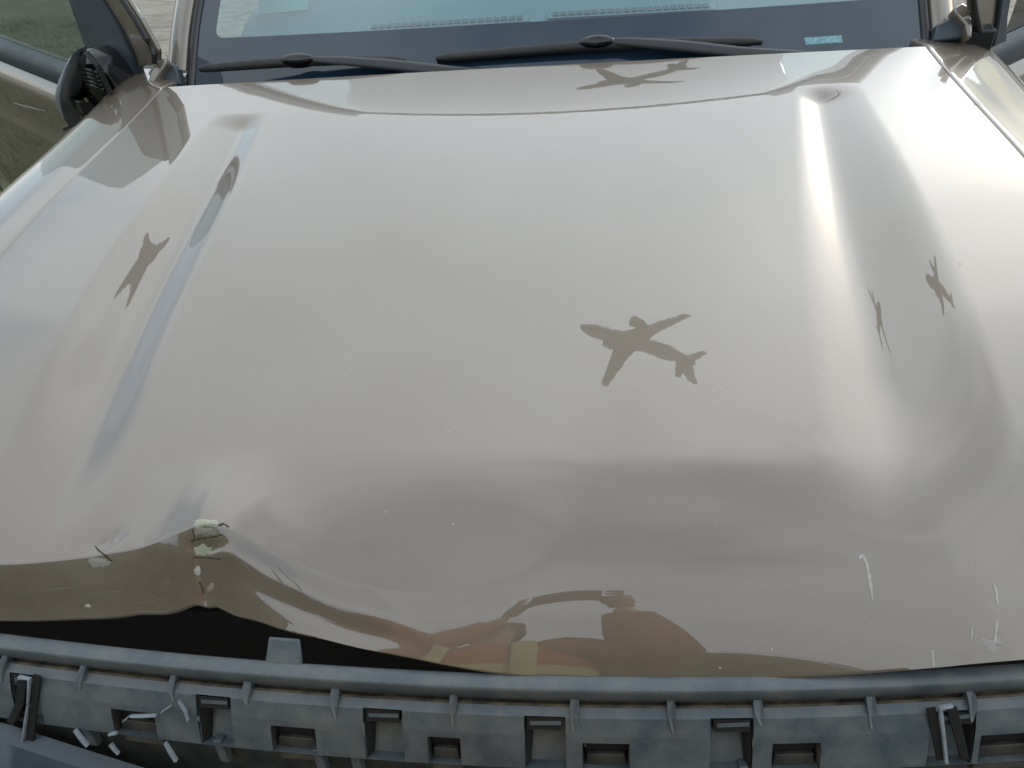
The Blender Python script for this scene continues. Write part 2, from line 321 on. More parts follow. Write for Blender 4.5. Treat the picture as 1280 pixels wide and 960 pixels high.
def hood_grid():
    nx, n1, n2 = 560, 300, 130
    xs = np.linspace(-XH, XH, nx)
    b = bow(xs)
    yyA = np.concatenate([np.linspace(.012, -.94, n1), np.linspace(-.94, YE, n2)[1:]])
    X = np.repeat(xs[:, None], len(yyA), 1); YY = np.repeat(yyA[None], nx, 0)
    Z = surf(X, YY); Yw = YY + b[:, None]*sm(-.1, -1.0, YY)
    # --- crumpled left front: profile through a fold line down a steep face to a lifted edge
    i0 = n1-1; m = n2
    fx = [-.75, -.60, -.483, -.431, -.380, -.3185, -.2886, -.2632, -.2382, -.193, -.127, -.063, -.015, .032]
    fy = [-1.045, -1.072, -1.0768, -1.0743, -1.0687, -1.0601, -1.0515, -1.0458, -1.0493, -1.0642, -1.0833, -1.0966, -1.111, -1.129]
    fz = [-.085, -.066, -.060, -.058, -.055, -.045, -.036, -.030, -.034, -.050, -.068, -.080, -.090, -.100]
    ex = [-.75, -.60, -.492, -.402, -.333, -.2947, -.2636, -.2287, -.1846, -.142, -.061, .0475]
    ey = [-1.075, -1.105, -1.1124, -1.1112, -1.1054, -1.1004, -1.096, -1.1068, -1.1189, -1.1268, -1.1362, -1.1482]
    ez = [-.118, -.112, -.110, -.108, -.104, -.100, -.097, -.100, -.104, -.106, -.107, -.108]
    FY, FZ, EY, EZ = spline(fx, fy, np.minimum(xs, .045)), spline(fx, fz, np.minimum(xs, .045)), spline(ex, ey, np.minimum(xs, .06)), spline(ex, ez, np.minimum(xs, .06))
    pk = np.exp(-((xs+.262)/.035)**2)
    for i, x in enumerate(xs):
        w = 1 - sm(-.12, .12, x)
        if w <= 0: continue
        by, bz = Yw[i, i0:], Z[i, i0:]
        C = np.array([by[0], bz[0]]); Fp = np.array([FY[i], FZ[i]]); E = np.array([EY[i], EZ[i]])
        sl0 = -(Z[i, i0-1]-Z[i, i0])/(Yw[i, i0-1]-Yw[i, i0])
        nF = int(m*.52)
        t = np.linspace(0, 1, nF)
        # C -> F hermite leaving along the hood's own slope
        d = Fp-C; L_ = np.linalg.norm(d)
        t0 = np.array([-1, sl0]); t0 /= np.linalg.norm(t0)
        dn = E-Fp; dn /= np.linalg.norm(dn); t1 = d/L_*.86 + dn*.14; t1 /= np.linalg.norm(t1)
        h = lambda t: ((2*t**3-3*t**2+1)[:, None]*C + (t**3-2*t**2+t)[:, None]*t0*L_ + (-2*t**3+3*t**2)[:, None]*Fp + (t**3-t**2)[:, None]*t1*L_)
        A = h(t)
        t = np.linspace(0, 1, m-nF+1)[1:]; Lf = np.linalg.norm(E-Fp)
        t2 = dn*.9 + np.array([-.10, -.05])
        d1 = t1*.12+dn*.88
        B = ((2*t**3-3*t**2+1)[:, None]*Fp + (t**3-2*t**2+t)[:, None]*d1*Lf + (-2*t**3+3*t**2)[:, None]*E + (t**3-t**2)[:, None]*t2*Lf)
        D = np.vstack([A, B])
        Yw[i, i0:] = by*(1-w) + D[:, 0]*w; Z[i, i0:] = bz*(1-w) + D[:, 1]*w
    # buckles round the kink and the pressed-in dents of the face
    P = np.stack([X, Yw, Z], -1)
    fx0 = P[..., 0]; fy0 = P[..., 1]
    fade = sm(-1.045, -1.085, fy0)
    rip = .0022*np.sin((fx0+.262)*95+fy0*60)*np.exp(-((fx0+.262)/.09)**2)*fade
    rip += .0035*np.exp(-(((fx0+.245)*1.0-(fy0+1.07)*.8)/.012)**2)*np.exp(-((fy0+1.075)/.022)**2)*fade
    rip -= .010*np.exp(-((fx0+.268)/.008)**2)*np.exp(-((fy0+1.080)/.018)**2)
    rip -= .004*np.exp(-((fx0+.262)/.016)**2)*np.exp(-((fy0+1.060)/.004)**2)
    rip += .0022*np.exp(-((fx0+.30)/.02)**2)*np.exp(-((fy0+1.07)/.012)**2)
    rip += .0013*np.sin(fx0*31+1.1)*np.exp(-((fx0+.36)/.13)**2)*sm(-1.055, -1.09, fy0)
    rip += .0022*np.sin(fx0*52+fy0*75)*np.exp(-((fx0+.15)/.09)**2)*sm(-1.06, -1.11, fy0)
    rip -= .0035*np.exp(-((fx0+.372)/.012)**2-((fy0+1.052-.5*(fx0+.372))/.007)**2)
    rel = fy0-FY[:, None]
    env = sm(-.27, -.22, fx0)*(1-sm(-.10, .0, fx0))
    rip += .0022*np.exp(-((rel+.020)/.0055)**2)*env - .0016*np.exp(-((rel+.031)/.006)**2)*env
    envL = 1-sm(-.33, -.28, fx0)
    rip += .0010*np.exp(-((rel+.022+.03*(fx0+.4))/.006)**2)*envL
    P[..., 2] += rip; P[..., 1] += rip*.5*fade
    # wrap edges under: short return flange at front and sides
    e = P[:, -1].copy(); f1 = e+[0, .002, -.006]; f2 = e+[0, .010, -.012]; f3 = e+[0, .03, -.012]
    P = np.concatenate([P, f1[:, None], f2[:, None], f3[:, None]], 1)
    l = P[:1].copy(); r = P[-1:].copy()
    P = np.concatenate([l+[.006, 0, -.022], l+[-.0012, 0, -.004], P, r+[.0012, 0, -.004], r+[-.006, 0, -.022]], 0)
    return P
HP = hood_grid(); HP[..., 2] += ZO
mb = MB(); mb.grid(HP, flip=False)
hood = part('hood', mb, PAINT, angle=70); hood['label'] = 'bronze hood, buckled and creased at the front left'
_hv = HP.reshape(-1, 3); BVH = BVHTree.FromPolygons([tuple(v) for v in _hv], mb.f)
def on_hood(px, py):
    d = Vector(ray(px, py)).normalized(); loc, nrm, i, t = BVH.ray_cast(Vector(CAM), d)
    if loc is None: return None
    if nrm.dot(d) > 0: nrm = -nrm
    return np.array(loc), np.array(nrm)
def hood_normal(px, py):
    loc, n = on_hood(px, py); s = np.zeros(3)
    for dx in (-3, 0, 3):
        for dy in (-3, 0, 3):
            r_ = on_hood(px+dx, py+dy)
            if r_ is not None: s += r_[1]
    return loc, s/np.linalg.norm(s)
def reflect_dir(px, py):
    loc, n = hood_normal(px, py); d = ray(px, py); d = d/np.linalg.norm(d); return loc, d-2*(d@n)*n
CRACK = mat('paint_crack', (.02, .018, .014), .8)
def hood_ribbon(name, pts, widths, m, lift=.00025, label=None):
    """thin raised scrape lying on the hood along pixel path pts"""
    pts = np.asarray(pts, float); k = max(8, len(pts)*4); t = np.linspace(0, len(pts)-1, k)
    X = np.interp(t, range(len(pts)), pts[:, 0]); Y = np.interp(t, range(len(pts)), pts[:, 1]); W = np.interp(t, range(len(pts)), widths)
    rs = np.random.RandomState(int(pts[0, 0]*7) % 1000); W = W*(1+.45*rs.uniform(-1, 1, k))*(.6 if m is CRACK else .8); X = X+rs.uniform(-.5, .5, k); Y = Y+rs.uniform(-.5, .5, k); W[0] *= .3; W[-1] *= .3
    tx, ty = np.gradient(X), np.gradient(Y); ln = np.hypot(tx, ty)+1e-9; nx, ny = -ty/ln, tx/ln
    G = []
    for j in range(k):
        row = []
        for s in (-.5, 0, .5):
            h = on_hood(X[j]+nx[j]*W[j]*s, Y[j]+ny[j]*W[j]*s)
            if h is None: break
            row.append(h[0]+h[1]*(lift if s else lift*1.8))
        if len(row) == 3: G.append(row)
    if len(G) < 3: return
    b = MB(); b.grid(np.array(G)); o = part(name, b, m, hood)
    if label: o['label'] = label
    return o
def hood_patch(name, poly, m, lift=.0004, label=None, jag=2.2, seed=0):
    poly = np.asarray(poly, float); rs = np.random.RandomState(seed)
    n = len(poly)*4; t = np.arange(n)/4; i = t.astype(int); f = (t-i)[:, None]
    E = poly[i]*(1-f)+poly[(i+1) % len(poly)]*f + rs.uniform(-jag, jag, (n, 2)); c = poly.mean(0)
    V = []; 
    for r_, lf in ((1, .0001), (.8, lift), (.4, lift*1.5)):
        for p in c+(E-c)*r_:
            h = on_hood(*p); 
            if h is None: return
            V.append(h[0]+h[1]*lf)
    h = on_hood(*c); V.append(h[0]+h[1]*lift*1.6)
    Fc = []
    for r_ in (0, 1):
        for j in range(n): Fc.append((r_*n+j, r_*n+(j+1) % n, (r_+1)*n+(j+1) % n, (r_+1)*n+j))
    for j in range(n): Fc.append((2*n+j, 2*n+(j+1) % n, 3*n))
    b = MB(); b.add(V, Fc); o = part(name, b, m, hood, angle=60)
    if label: o['label'] = label
    return o

# ---- scrapes and cracked paint on the hood
hood_ribbon('scratch', [(1074, 699), (1077, 695), (1081, 698), (1085, 712), (1088, 730), (1091, 752)], [4, 5, 5, 4.5, 4.5, 3], PALE, label='long pale hook-shaped scratch')
hood_ribbon('scratch', [(1241, 729), (1245, 738), (1247, 755)], [4, 5, 4], PALE)
hood_ribbon('scratch', [(1246, 775), (1245, 790), (1243, 806)], [3, 4, 4], PALE)
hood_ribbon('scratch', [(1215, 782), (1214, 801)], [3, 3.5], PALE)
hood_ribbon('scratch', [(1165, 812), (1166, 824), (1168, 834)], [4, 5, 4], PALE)
hood_patch('paint_scuff', [(1226, 796), (1236, 800), (1244, 802), (1250, 795), (1251, 806), (1245, 816), (1236, 814), (1229, 806)], mat('faint_scuff', (.24, .22, .2), .6), lift=.0002, seed=3)
hood_patch('paint_chip', [(243, 652), (258, 649), (272, 649), (273, 655), (258, 658), (244, 659)], CHIP, label='torn strip of pale bare primer at the fold', seed=1)
hood_patch('paint_chip', [(243, 661), (255, 659), (270, 659), (271, 667), (256, 669), (244, 668)], mat('dull_primer', (.2, .19, .15), .8, noise=(120, .7, (.1, .1, .08))), seed=6)
hood_patch('paint_chip', [(243, 686), (254, 680), (264, 684), (265, 693), (254, 695), (243, 692)], CHIP, label='greenish white bare primer chip', seed=2)
hood_patch('paint_chip', [(242, 711), (247, 708), (252, 710), (251, 716), (248, 720), (243, 716)], PALE, jag=1.6, seed=4)
hood_patch('paint_chip', [(259, 735), (263, 729), (267, 729), (268, 737), (262, 740)], mat('tan_primer', (.2, .165, .12), .75), jag=1.5, seed=5)
hood_ribbon('paint_crack', [(240, 661), (243, 672), (240, 679)], [2, 3, 2], CRACK)
hood_ribbon('paint_crack', [(238, 676), (252, 673), (268, 671), (280, 668)], [2, 3.5, 3, 1.5], CRACK)
hood_ribbon('paint_crack', [(272, 657), (280, 655), (287, 659)], [4, 4, 2], CRACK)
hood_ribbon('paint_crack', [(240, 697), (255, 697), (268, 698), (276, 699)], [2, 3, 2.5, 2], CRACK)
hood_ribbon('paint_crack', [(249, 727), (253, 735), (255, 742)], [2, 3.5, 2], CRACK)
hood_ribbon('dent_crease', [(118, 682), (127, 691), (141, 702)], [2.5, 4, 2], CRACK)
hood_patch('paint_scuff', [(108, 700), (118, 697), (130, 698), (140, 703), (130, 709), (116, 709)], mat('worn_paint', (.2, .19, .165), .5), lift=.0003, jag=1.2, seed=8)
hood_patch('paint_chip', [(106, 757), (111, 755), (115, 758), (110, 760)], PALE, jag=.5, seed=9)

FAINT = mat('faint_streak', (.12, .106, .082), .5)
for L_, wd in (([(95, 748), (125, 741), (160, 738)], [1, 2.2, .8]), ([(20, 742), (60, 737), (95, 734)], [.8, 1.8, .6]), ([(150, 757), (190, 751), (225, 744)], [.6, 1.6, .8]), ([(340, 712), (352, 728), (360, 745)], [.8, 2.2, .8]), ([(345, 708), (372, 732), (385, 752)], [.6, 1.4, .6]), ([(98, 762), (112, 757), (122, 757)], [1.2, 2.6, 1])):
    hood_ribbon('scratch', L_, wd, FAINT)
for c0 in ((482, 640), (566, 655), (1027, 470), (965, 812), (900, 835), (700, 230), (430, 470), (1200, 330), (560, 540)):
    hood_patch('stone_chip', [(c0[0]-1.6, c0[1]), (c0[0], c0[1]-1.8), (c0[0]+1.5, c0[1]-.3), (c0[0]+.4, c0[1]+1.7)], PALE, lift=.00015, jag=.5, seed=int(c0[0]))
# ---- fenders: from the shut line out over the shoulder and down the side
def fender(sgn):
    ys = np.linspace(.14, -.98, 120)
    prof = [(.7525, -.05), (.7510, -.012), (.7518, -.0055), (.7555, -.0035), (.775, -.0025), (.80, -.002), (.83, -.0045), (.86, -.009), (.885, -.017), (.905, -.030), (.922, -.050), (.935, -.085), (.945, -.14), (.955, -.22), (.96, -.32), (.955, -.45), (.945, -.60)]
    pr = np.array(prof); tt = np.linspace(0, len(pr)-1, 64)
    px_ = spline(range(len(pr)), pr[:, 0], tt); pz_ = spline(range(len(pr)), pr[:, 1], tt)
    P = np.zeros((len(ys), len(tt), 3))
    for i, y in enumerate(ys):
        edge = surf(np.array([sgn*XH]), np.array([y]))[0]
        yb = y + bow(XH)*sm(-.1, -1.0, y)
        wid = 1 - .10*sm(-.35, -1.0, y) - .0*sm(-.1, .14, y)
        P[i, :, 0] = sgn*(.7505 + (px_-.7505)*wid) + (.034 if sgn > 0 else -.0)*sm(.12, .7, (px_-.75)/.2)
        P[i, :, 1] = yb; P[i, :, 2] = pz_ + edge + ZO - (.30 if sgn > 0 else .0)*np.maximum(px_-.757, 0)*(px_ < 2)
        if y > .0:  # dips towards the cowl corner
            P[i, :, 2] -= .02*sm(0, .14, y)*(1-np.clip((px_-.75)/.1, 0, 1))
    b = MB(); b.grid(P, flip=sgn < 0); return part('fender', b, PAINT, angle=60)
fender(-1); fender(1)

# ---- black box: darkness of the space under the hood put into its colour
mb = MB(); mb.box((0, -.55, ZO-.33), 1.42, 1.02, .30); part('bay_shade', mb, SHADE, smooth=False)
for s in (-1, 1):
    pass

# ---- windshield, frit, cab
VM = 1.06; CX = .026; RK = math.radians(38)
def glass_pt(u, v):
    """u across -1..1, v along the rake in metres"""
    u = np.asarray(u, float); v = np.asarray(v, float)
    hw = spline([0, .1, .3, 1.06], [.752, .752, .737, .69], v)
    v2 = np.maximum(v, 0); dk = math.radians(7)/VM       # the rake eases towards the roof
    y = .033 + .055*u**2 + v*math.cos(RK) + .5*dk*v2**2*math.sin(RK); z = -.022 + v*math.sin(RK) - .5*dk*v2**2*math.cos(RK) - .012*u**2
    return np.stack([CX+u*hw, y, z+ZO], -1)
_t = np.linspace
def gstrip(us, vs, off=0.0):
    U, V = np.meshgrid(us, vs, indexing='ij'); P = glass_pt(U, V)
    if off: P = P + np.array([0, -math.sin(RK), math.cos(RK)])*off
    return P
# v-coordinates of the frit's upper border measured at (275,50) and (900,0)
vf = .112
fm = MB(); GNv = np.array([0, -math.sin(RK), math.cos(RK)])
fo = 0.0
U1 = .935
rr_ = .020; cu = rr_/.745
ins, outs = [], []
for v in _t(VM, vf+rr_, 24): ins.append((-U1, v)); outs.append((-1, v))
for a in _t(0, math.pi/2, 14)[1:]: ins.append((-U1+cu*(1-math.cos(a)), vf+rr_*(1-math.sin(a)))); outs.append((-1+(1-U1)*a*.6, -.04) if a > .8 else (-1, (vf+rr_)*(1-a/.8)-.04*a/.8))
for u in _t(-U1+cu, U1-cu, 90)[1:]: ins.append((u, vf)); outs.append((u*1.0, -.04))
n_ = len(ins)-89
for (iu, iv), (ou, ov) in list(zip(ins[:n_], outs[:n_]))[::-1]: ins.append((-iu, iv)); outs.append((-ou, ov))
ins, outs = np.array(ins), np.array(outs); G = []
for k in _t(0, 1, 9):
    q = ins*(1-k)+outs*k; G.append(glass_pt(q[:, 0], q[:, 1])+GNv*fo)
fm.grid(np.array(G))
G = []
for k in _t(0.002, 1, 40):
    q = np.array([0, VM]) + (ins-np.array([0, VM]))*k; G.append(glass_pt(q[:, 0], q[:, 1]))
mb = MB(); mb.grid(np.array(G)); wind = part('windshield', mb, GLASS, angle=80)
part('frit_band', fm, FRIT, wind)
# clear slot in the border over the identification plate
GN = np.array([0, -math.sin(RK), math.cos(RK)])
def gl_px(px, py, off=0.0):
    P0 = np.array([0, .033, -.022+ZO])+GN*off; return on_plane(px, py, P0, GN)
q = [gl_px(*p, .0) for p in [(1004, 50), (1050, 47), (1052, 56), (1006, 59)]]
c_ = np.mean(q, 0)
mb = MB(); mb.slab([a+GN*.0065 for a in q], GN*.0012)
part('number_slot', mb, mat('teal_slot', (.10, .23, .27), .25, noise=(160, .9, (.2, .38, .42))), wind, bevel=.0008)

# dashboard with defroster slots
mb = MB()
U, Y = np.meshgrid(_t(-.72, .72, 40), _t(.02, .75, 30), indexing='ij')
Zd = -.05 + .075*sm(.05, .4, Y) - .22*sm(.52, .75, Y) - .02*(U/.72)**2
mb.grid(np.stack([U+CX, Y+.055*(U/.75)**2, Zd+ZO], -1), flip=True); dash = part('dashboard', mb, DASH)
def dash_pt(px, py, lift=.003):
    z = 0
    p = None
    for _ in range(25):
        p = on_z(px, py, z); u = p[0]-CX; y = p[1]-.055*(u/.75)**2
        z = z*.4+.6*float(-.05+.075*sm(.05, .4, y)-.22*sm(.52, .75, y)-.02*(u/.72)**2+lift)
    return p
for (x0, y0), (x1, y1), k in (((464, 36), (655, 24), 20), ((690, 20), (888, 9), 20)):
    vent = None
    a, b2 = dash_pt(x0, y0), dash_pt(x1, y1)
    fr = MB(); d = (b2-a); L_ = np.linalg.norm(d); d /= L_
    nrm = np.array([0, -.1, 1]); sd = np.cross(nrm, d)
    fr.slab([a-d*.01-sd*.014, b2+d*.01-sd*.014, b2+d*.01+sd*.014, a-d*.01+sd*.014], [0, 0, .002]); vent = part('defroster_vent', fr, DASH, dash, bevel=.001)
    for i in range(k):
        p = a+d*L_*(i+.5)/k+np.array([0, 0, .0035]); s_ = MB(); hw = L_/k*.36
        s_.slab([p-d*hw-sd*.009, p+d*hw-sd*.009, p+d*hw*.8+sd*.009, p-d*hw*1.2+sd*.009], [0, 0, .0015])
        if i == 0: msh = part('vent_slot', s_, VENTM, dash, smooth=False).data; p00 = p
        else:
            o = bpy.data.objects.new('vent_slot', msh); col.objects.link(o); o.parent = dash
            o.location = Vector(list(np.array(bpy.data.objects[[x.name for x in dash.children if x.data == msh][0]].location)+(p-p00)))
# roof, pillars
P = []
for u in _t(-1, 1, 40):
    f = glass_pt(u, VM); row = []
    for k in _t(0, 1, 16):
        y = f[1] + .012 + k*1.25; x = CX + (f[0]-CX)*(1.0+.12*sm(0, .15, k)); z = f[2] + .012 + .055*math.sin(min(k*1.3, 1)*math.pi/2) - .035*(abs(u)**4)*k
        row.append([x, y, z])
    row.insert(0, [f[0], f[1]-.004, f[2]-.01])
    P.append(row)
mb = MB(); mb.grid(np.array(P)); part('roof', mb, PAINT)
mb = MB(); mb.box((CX, 2.12, ZO-.05), 1.45, .06, 1.05); part('cab_back', mb, PAINT, bevel=.02)
for s_ in (-1, 1):                # cab side behind the front door: lower panel, rear window, centre post
    b = MB(); X0 = CX+s_*.84; b.slab([[X0, 1.12, ZO-.80], [X0, 2.12, ZO-.80], [X0, 2.12, ZO-.06], [X0, 1.12, ZO-.06]], [-s_*.05, 0, 0]); cs = part('cab_side', b, PAINT, bevel=.01)
    b = MB(); b.slab([[X0, 1.12, ZO-.058], [X0, 1.24, ZO-.058], [X0-s_*.10, 1.24, ZO+.60], [X0-s_*.10, 1.12, ZO+.59]], [-s_*.04, 0, 0]); part('centre_post', b, BLACK, cs)
    b = MB(); b.slab([[X0, 1.24, ZO-.058], [X0, 2.1, ZO-.058], [X0-s_*.10, 2.1, ZO+.60], [X0-s_*.10, 1.24, ZO+.60]], [-s_*.006, 0, 0]); part('rear_window', b, DOORGLASS, cs)
    b = MB(); b.tube(np.array([[CX+s_*.75, 1.12, ZO+.592], [CX+s_*.755, 1.3, ZO+.60], [CX+s_*.755, 2.2, ZO+.60]]), [.03, .035, .035], 10); part('roof_rail', b, PAINT)
def pillar(s):
    vs = np.concatenate([_t(.035, .3, 18), _t(.34, VM+.02, 14)])
    G = []
    for v in vs:
        e = glass_pt(s*1.0, v)
        out = np.array([s, 0, 0]); 
        w = .060 + .02*v
        prof = [(.012, -.012), (.012, .004), (.016, .010), (.028, .013), (.045, .008), (w, -.004), (w+.004, -.016), (w, -.035)]
        G.append([e+out*a+GN*c for a, c in prof])
    b = MB(); b.grid(np.array(G), flip=s > 0); part('windshield_pillar', b, PAINT, angle=50)
    G = []
    for v in _t(.0, VM+.02, 40):
        e = glass_pt(s*1.0, v); prof = [(-.006, .001), (-.004, .006), (.003, .008), (.010, .006), (.014, -.004)]
        G.append([e+np.array([s, 0, 0])*a+GN*c for a, c in prof])
    b = MB(); b.grid(np.array(G), flip=s > 0); part('windshield_seal', b, GLOSSBLACK, angle=60)
pillar(-1); pillar(1)
# cowl panel under the glass and its dark end caps
G = []
for u in _t(-1, 1, 60):
    e = glass_pt(u, 0.0); x = e[0]
    G.append([[x, .016+.02*u*u, ZO-.030-.02*u*u], [x, .03+.03*u*u, ZO-.034-.02*u*u], [x, e[1]+.02, e[2]+.004-.012]])
mb = MB(); mb.grid(np.array(G), flip=True); part('cowl', mb, BLACK)
for pts_, name, m_ in (([(186, 104), (226, 106), (219, 82), (206, 74), (196, 92)], 'cowl_end', SLATE), ([(1166, 52), (1206, 47), (1203, 30), (1196, 18), (1172, 30)], 'cowl_end', SLATE)):
    s = -1 if pts_[0][0] < 600 else 1
    n_ = np.array([0, -.8, .6]); P0 = np.array([0, .085, -.012+ZO])
    q = [on_plane(*p, P0, n_) for p in pts_]; mb = MB(); mb.slab(q, -n_*.03 if True else n_); part(name, mb, m_, bevel=.004)
for pts_ in ([(184, 104), (188, 88), (197, 72), (206, 70), (208, 78), (201, 90), (194, 104)], [(1210, 46), (1207, 30), (1194, 16), (1192, 10), (1203, 3), (1213, 8), (1216, 30), (1215, 47)]):
    n_ = np.array([0, -.7, .7]); P0 = np.array([0, .075, .004+ZO])
    q = [on_plane(*p, P0, n_) for p in pts_]; mb = MB(); mb.slab(q, -n_*.03); part('pillar_foot', mb, PAINT, bevel=.005)

# ---- wipers
def wiper(blade, joint, arm, label):
    w = bpy.data.objects.new('wiper', None); col.objects.link(w); w.parent = truck
    c = gl_px(*joint, .012); w.location = Vector(c) - truck.location; w['label'] = label
    B = np.array([gl_px(x, y, .009) for x, y in blade]); t = _t(0, 1, 24)
    pth = np.array([[np.interp(k, _t(0, 1, len(B)), B[:, j]) for j in range(3)] for k in t]); pth += GN*(.004*np.sin(t*math.pi))[:, None]
    b = MB(); b.tube(pth, np.interp(t, [0, .03, .5, .97, 1], [.004, .009, .0115, .009, .004]), 10, .75, up=GN)
    bl = part('blade', b, BLACK, w); b = MB(); b.tube(pth-GN*.0075, .0028, 6, 1.2, up=GN); part('rubber_strip', b, RUBBER, bl)
    # a lengthwise groove line on the spoiler
    j = c; ax = (B[-1]-B[0]); ax /= np.linalg.norm(ax); sd = np.cross(GN, ax)
    G = []
    for h, r in ((-.004, 1.0), (.006, 1.02), (.012, .93), (.016, .72), (.0175, .35), (.0176, .02)):
        th = _t(0, 2*math.pi, 28)[:-1]; G.append([j+ax*math.cos(a)*.036*r+sd*math.sin(a)*.0125*r+GN*h for a in th])
    b = MB(); b.grid(np.array(G), wrap=True); part('blade_joint', b, GLOSSBLACK, w, angle=50)
    A = np.array([gl_px(x, y, o) for x, y, o in arm]); t = _t(0, 1, 26)
    pth = np.array([[np.interp(k, _t(0, 1, len(A)), A[:, jj]) for jj in range(3)] for k in t])
    b = MB(); b.tube(pth, np.interp(t, [0, .15, .6, 1], [.007, .0095, .0125, .0125]), 10, .42, up=GN); part('arm', b, mat('wiper_arm', (.012, .014, .017), .4), w)
    return w
wiper([(248, 86), (300, 83), (372, 78), (440, 76), (507, 76)], (374, 77), [(392, 74, .02), (430, 76, .022), (480, 80, .021), (560, 89, .014), (640, 95, .004)], 'wiper over the left part of the windshield')
wiper([(545, 73), (640, 66), (745, 58), (860, 54), (953, 52)], (746, 55), [(764, 51, .02), (800, 53, .022), (850, 57, .021), (930, 66, .016), (1030, 72, .004)], 'wiper over the right part of the windshield')
mb = MB(); a = gl_px(622, 88, .012); mb.box(a, .004, .006, .012); part('wiper_hook', mb, GLOSSBLACK, bevel=.001)

# ---- open doors
def door(s, label):
    TH = math.radians(55 if s < 0 else 52)
    hx, hy = CX*(s > 0)*1.4 + s*.845, .11
    h = np.array([s*math.sin(TH), math.cos(TH), 0]); o_ = np.array([s*math.cos(TH), -math.sin(TH), 0])
    H = np.array([hx, hy, ZO])
    def D(a, z, off=0): return H + h*a + np.array([0, 0, z]) + o_*off
    def dpx(px, py, off=0):
        return on_plane(px, py, H+o_*off, o_)
    d = bpy.data.objects.new('door', None); col.objects.link(d); d.parent = truck; d.location = Vector(H)-truck.location; d['label'] = label
    # skin with a shoulder under the window
    W_ = 1.5 if s < 0 else 1.05
    prof = [(-.118, -.03), (-.119, -.004), (-.125, .004), (-.140, .014), (-.158, .022), (-.172, .025), (-.20, .0245), (-.25, .022), (-.30, .021), (-.312, .026), (-.33, .027), (-.45, .026), (-.60, .018), (-.80, .004), (-.86, -.01), (-.86, -.05)]
    G = []
    for a in _t(-.10, W_, 40):
        e = sm(-.10, -.05, a)*(1-sm(W_-.04, W_, a))
        G.append([D(a, z, f*e-(1-e)*.02) for z, f in prof])
    b = MB(); b.grid(np.array(G), flip=s > 0); part('door_skin', b, PAINT, d, angle=60)
    b = MB(); b.box(D(.46, -.49, -.055), 1, 1, 1, np.array([h*.95, o_*.03, [0, 0, .72]]).T); part('door_lining', b, BLACK, d)
    b = MB(); b.box(H+np.array([-s*.01, .02, -.16]), .07, .07, .30); part('hinge_post', b, BLACK, truck, bevel=.004)
    b = MB(); G = []
    for a in _t(.03, W_-.02, 30): G.append([D(a, z, f) for z, f in ((-.121, -.006), (-.118, .010), (-.10, .014), (-.075, .012), (-.061, .004), (-.058, -.012))])
    b.grid(np.array(G), flip=s > 0); part('window_seal', b, SLATE, d)
    b = MB(); G = []
    for a in _t(.13, W_-.04, 14): G.append([D(a, z, -.014-.05*max(z, 0)) for z in _t(-.10, min(.45 if s < 0 else .19, .16+.5*max(a, 0)), 8)])
    b.grid(np.array(G), flip=s > 0); part('window_glass', b, DOORGLASS if s < 0 else DARKGLASS, d)
    if s < 0:
        q = [(.16, .21), (.055, .20), (.026, .138), (.0, .087), (-.009, .039), (.004, -.013), (.08, -.115), (.30, -.115), (.285, -.058), (.215, .008)]
        q2 = [(.026, .138), (.0, .087), (-.009, .039), (.004, .0), (-.1, .035), (-.116, .056), (-.106, .082), (-.094, .116), (-.074, .15), (-.03, .215), (.06, .215)]
    else:
        az = lambda px, py: (lambda p: (float((p-H)@h), float(p[2]-ZO)))(dpx(px, py))
        q = [az(*p) for p in [(1252, -14), (1264, -14), (1258, 20), (1256, 60), (1262, 78), (1240, 60), (1243, 45), (1247, 25), (1250, 0)]]
        q2 = [az(*p) for p in [(1252, -14), (1250, 0), (1247, 25), (1243, 45), (1240, 60), (1224, 40), (1217, 10), (1216, -14)]]
    b = MB(); b.slab([D(a, z, .004) for a, z in q], -o_*.02); part('mirror_mount', b, SLATE, d, bevel=.003)
    b = MB(); b.slab([D(a, z, -.004) for a, z in q2], -o_*.012); part('window_frame', b, PAINT, d, bevel=.004)
    b = MB(); pth = [D(a+(.012 if False else 0), z, .004) for a, z in ([(-.1, .035), (-.116, .056), (-.106, .082), (-.094, .116), (-.074, .15), (-.03, .215)] if s < 0 else [az(*p) for p in [(1214, -14), (1214, -5), (1216, 12), (1222, 38)]])]
    b.tube(np.array(pth), .006, 8); part('frame_gasket', b, RUBBER, d)
    return d, D, dpx, o_, h
dl, DL, dpl, oL, hL = door(-1, 'open front door at left with a broken mirror')
dr, DR, dpr, oR, hR = door(1, 'open front door at right')
hood_dummy = None
# pale scuffs on the left door's skin
for pts_ in ([(16, 128), (28, 132), (38, 136)], [(30, 131), (44, 136), (57, 139)]):
    b = MB(); b.tube(np.array([dpl(*p, .0285) for p in pts_]), [.0008, .0022, .0006], 6, .4, up=oL); part('door_scratch', b, PALE, dl)
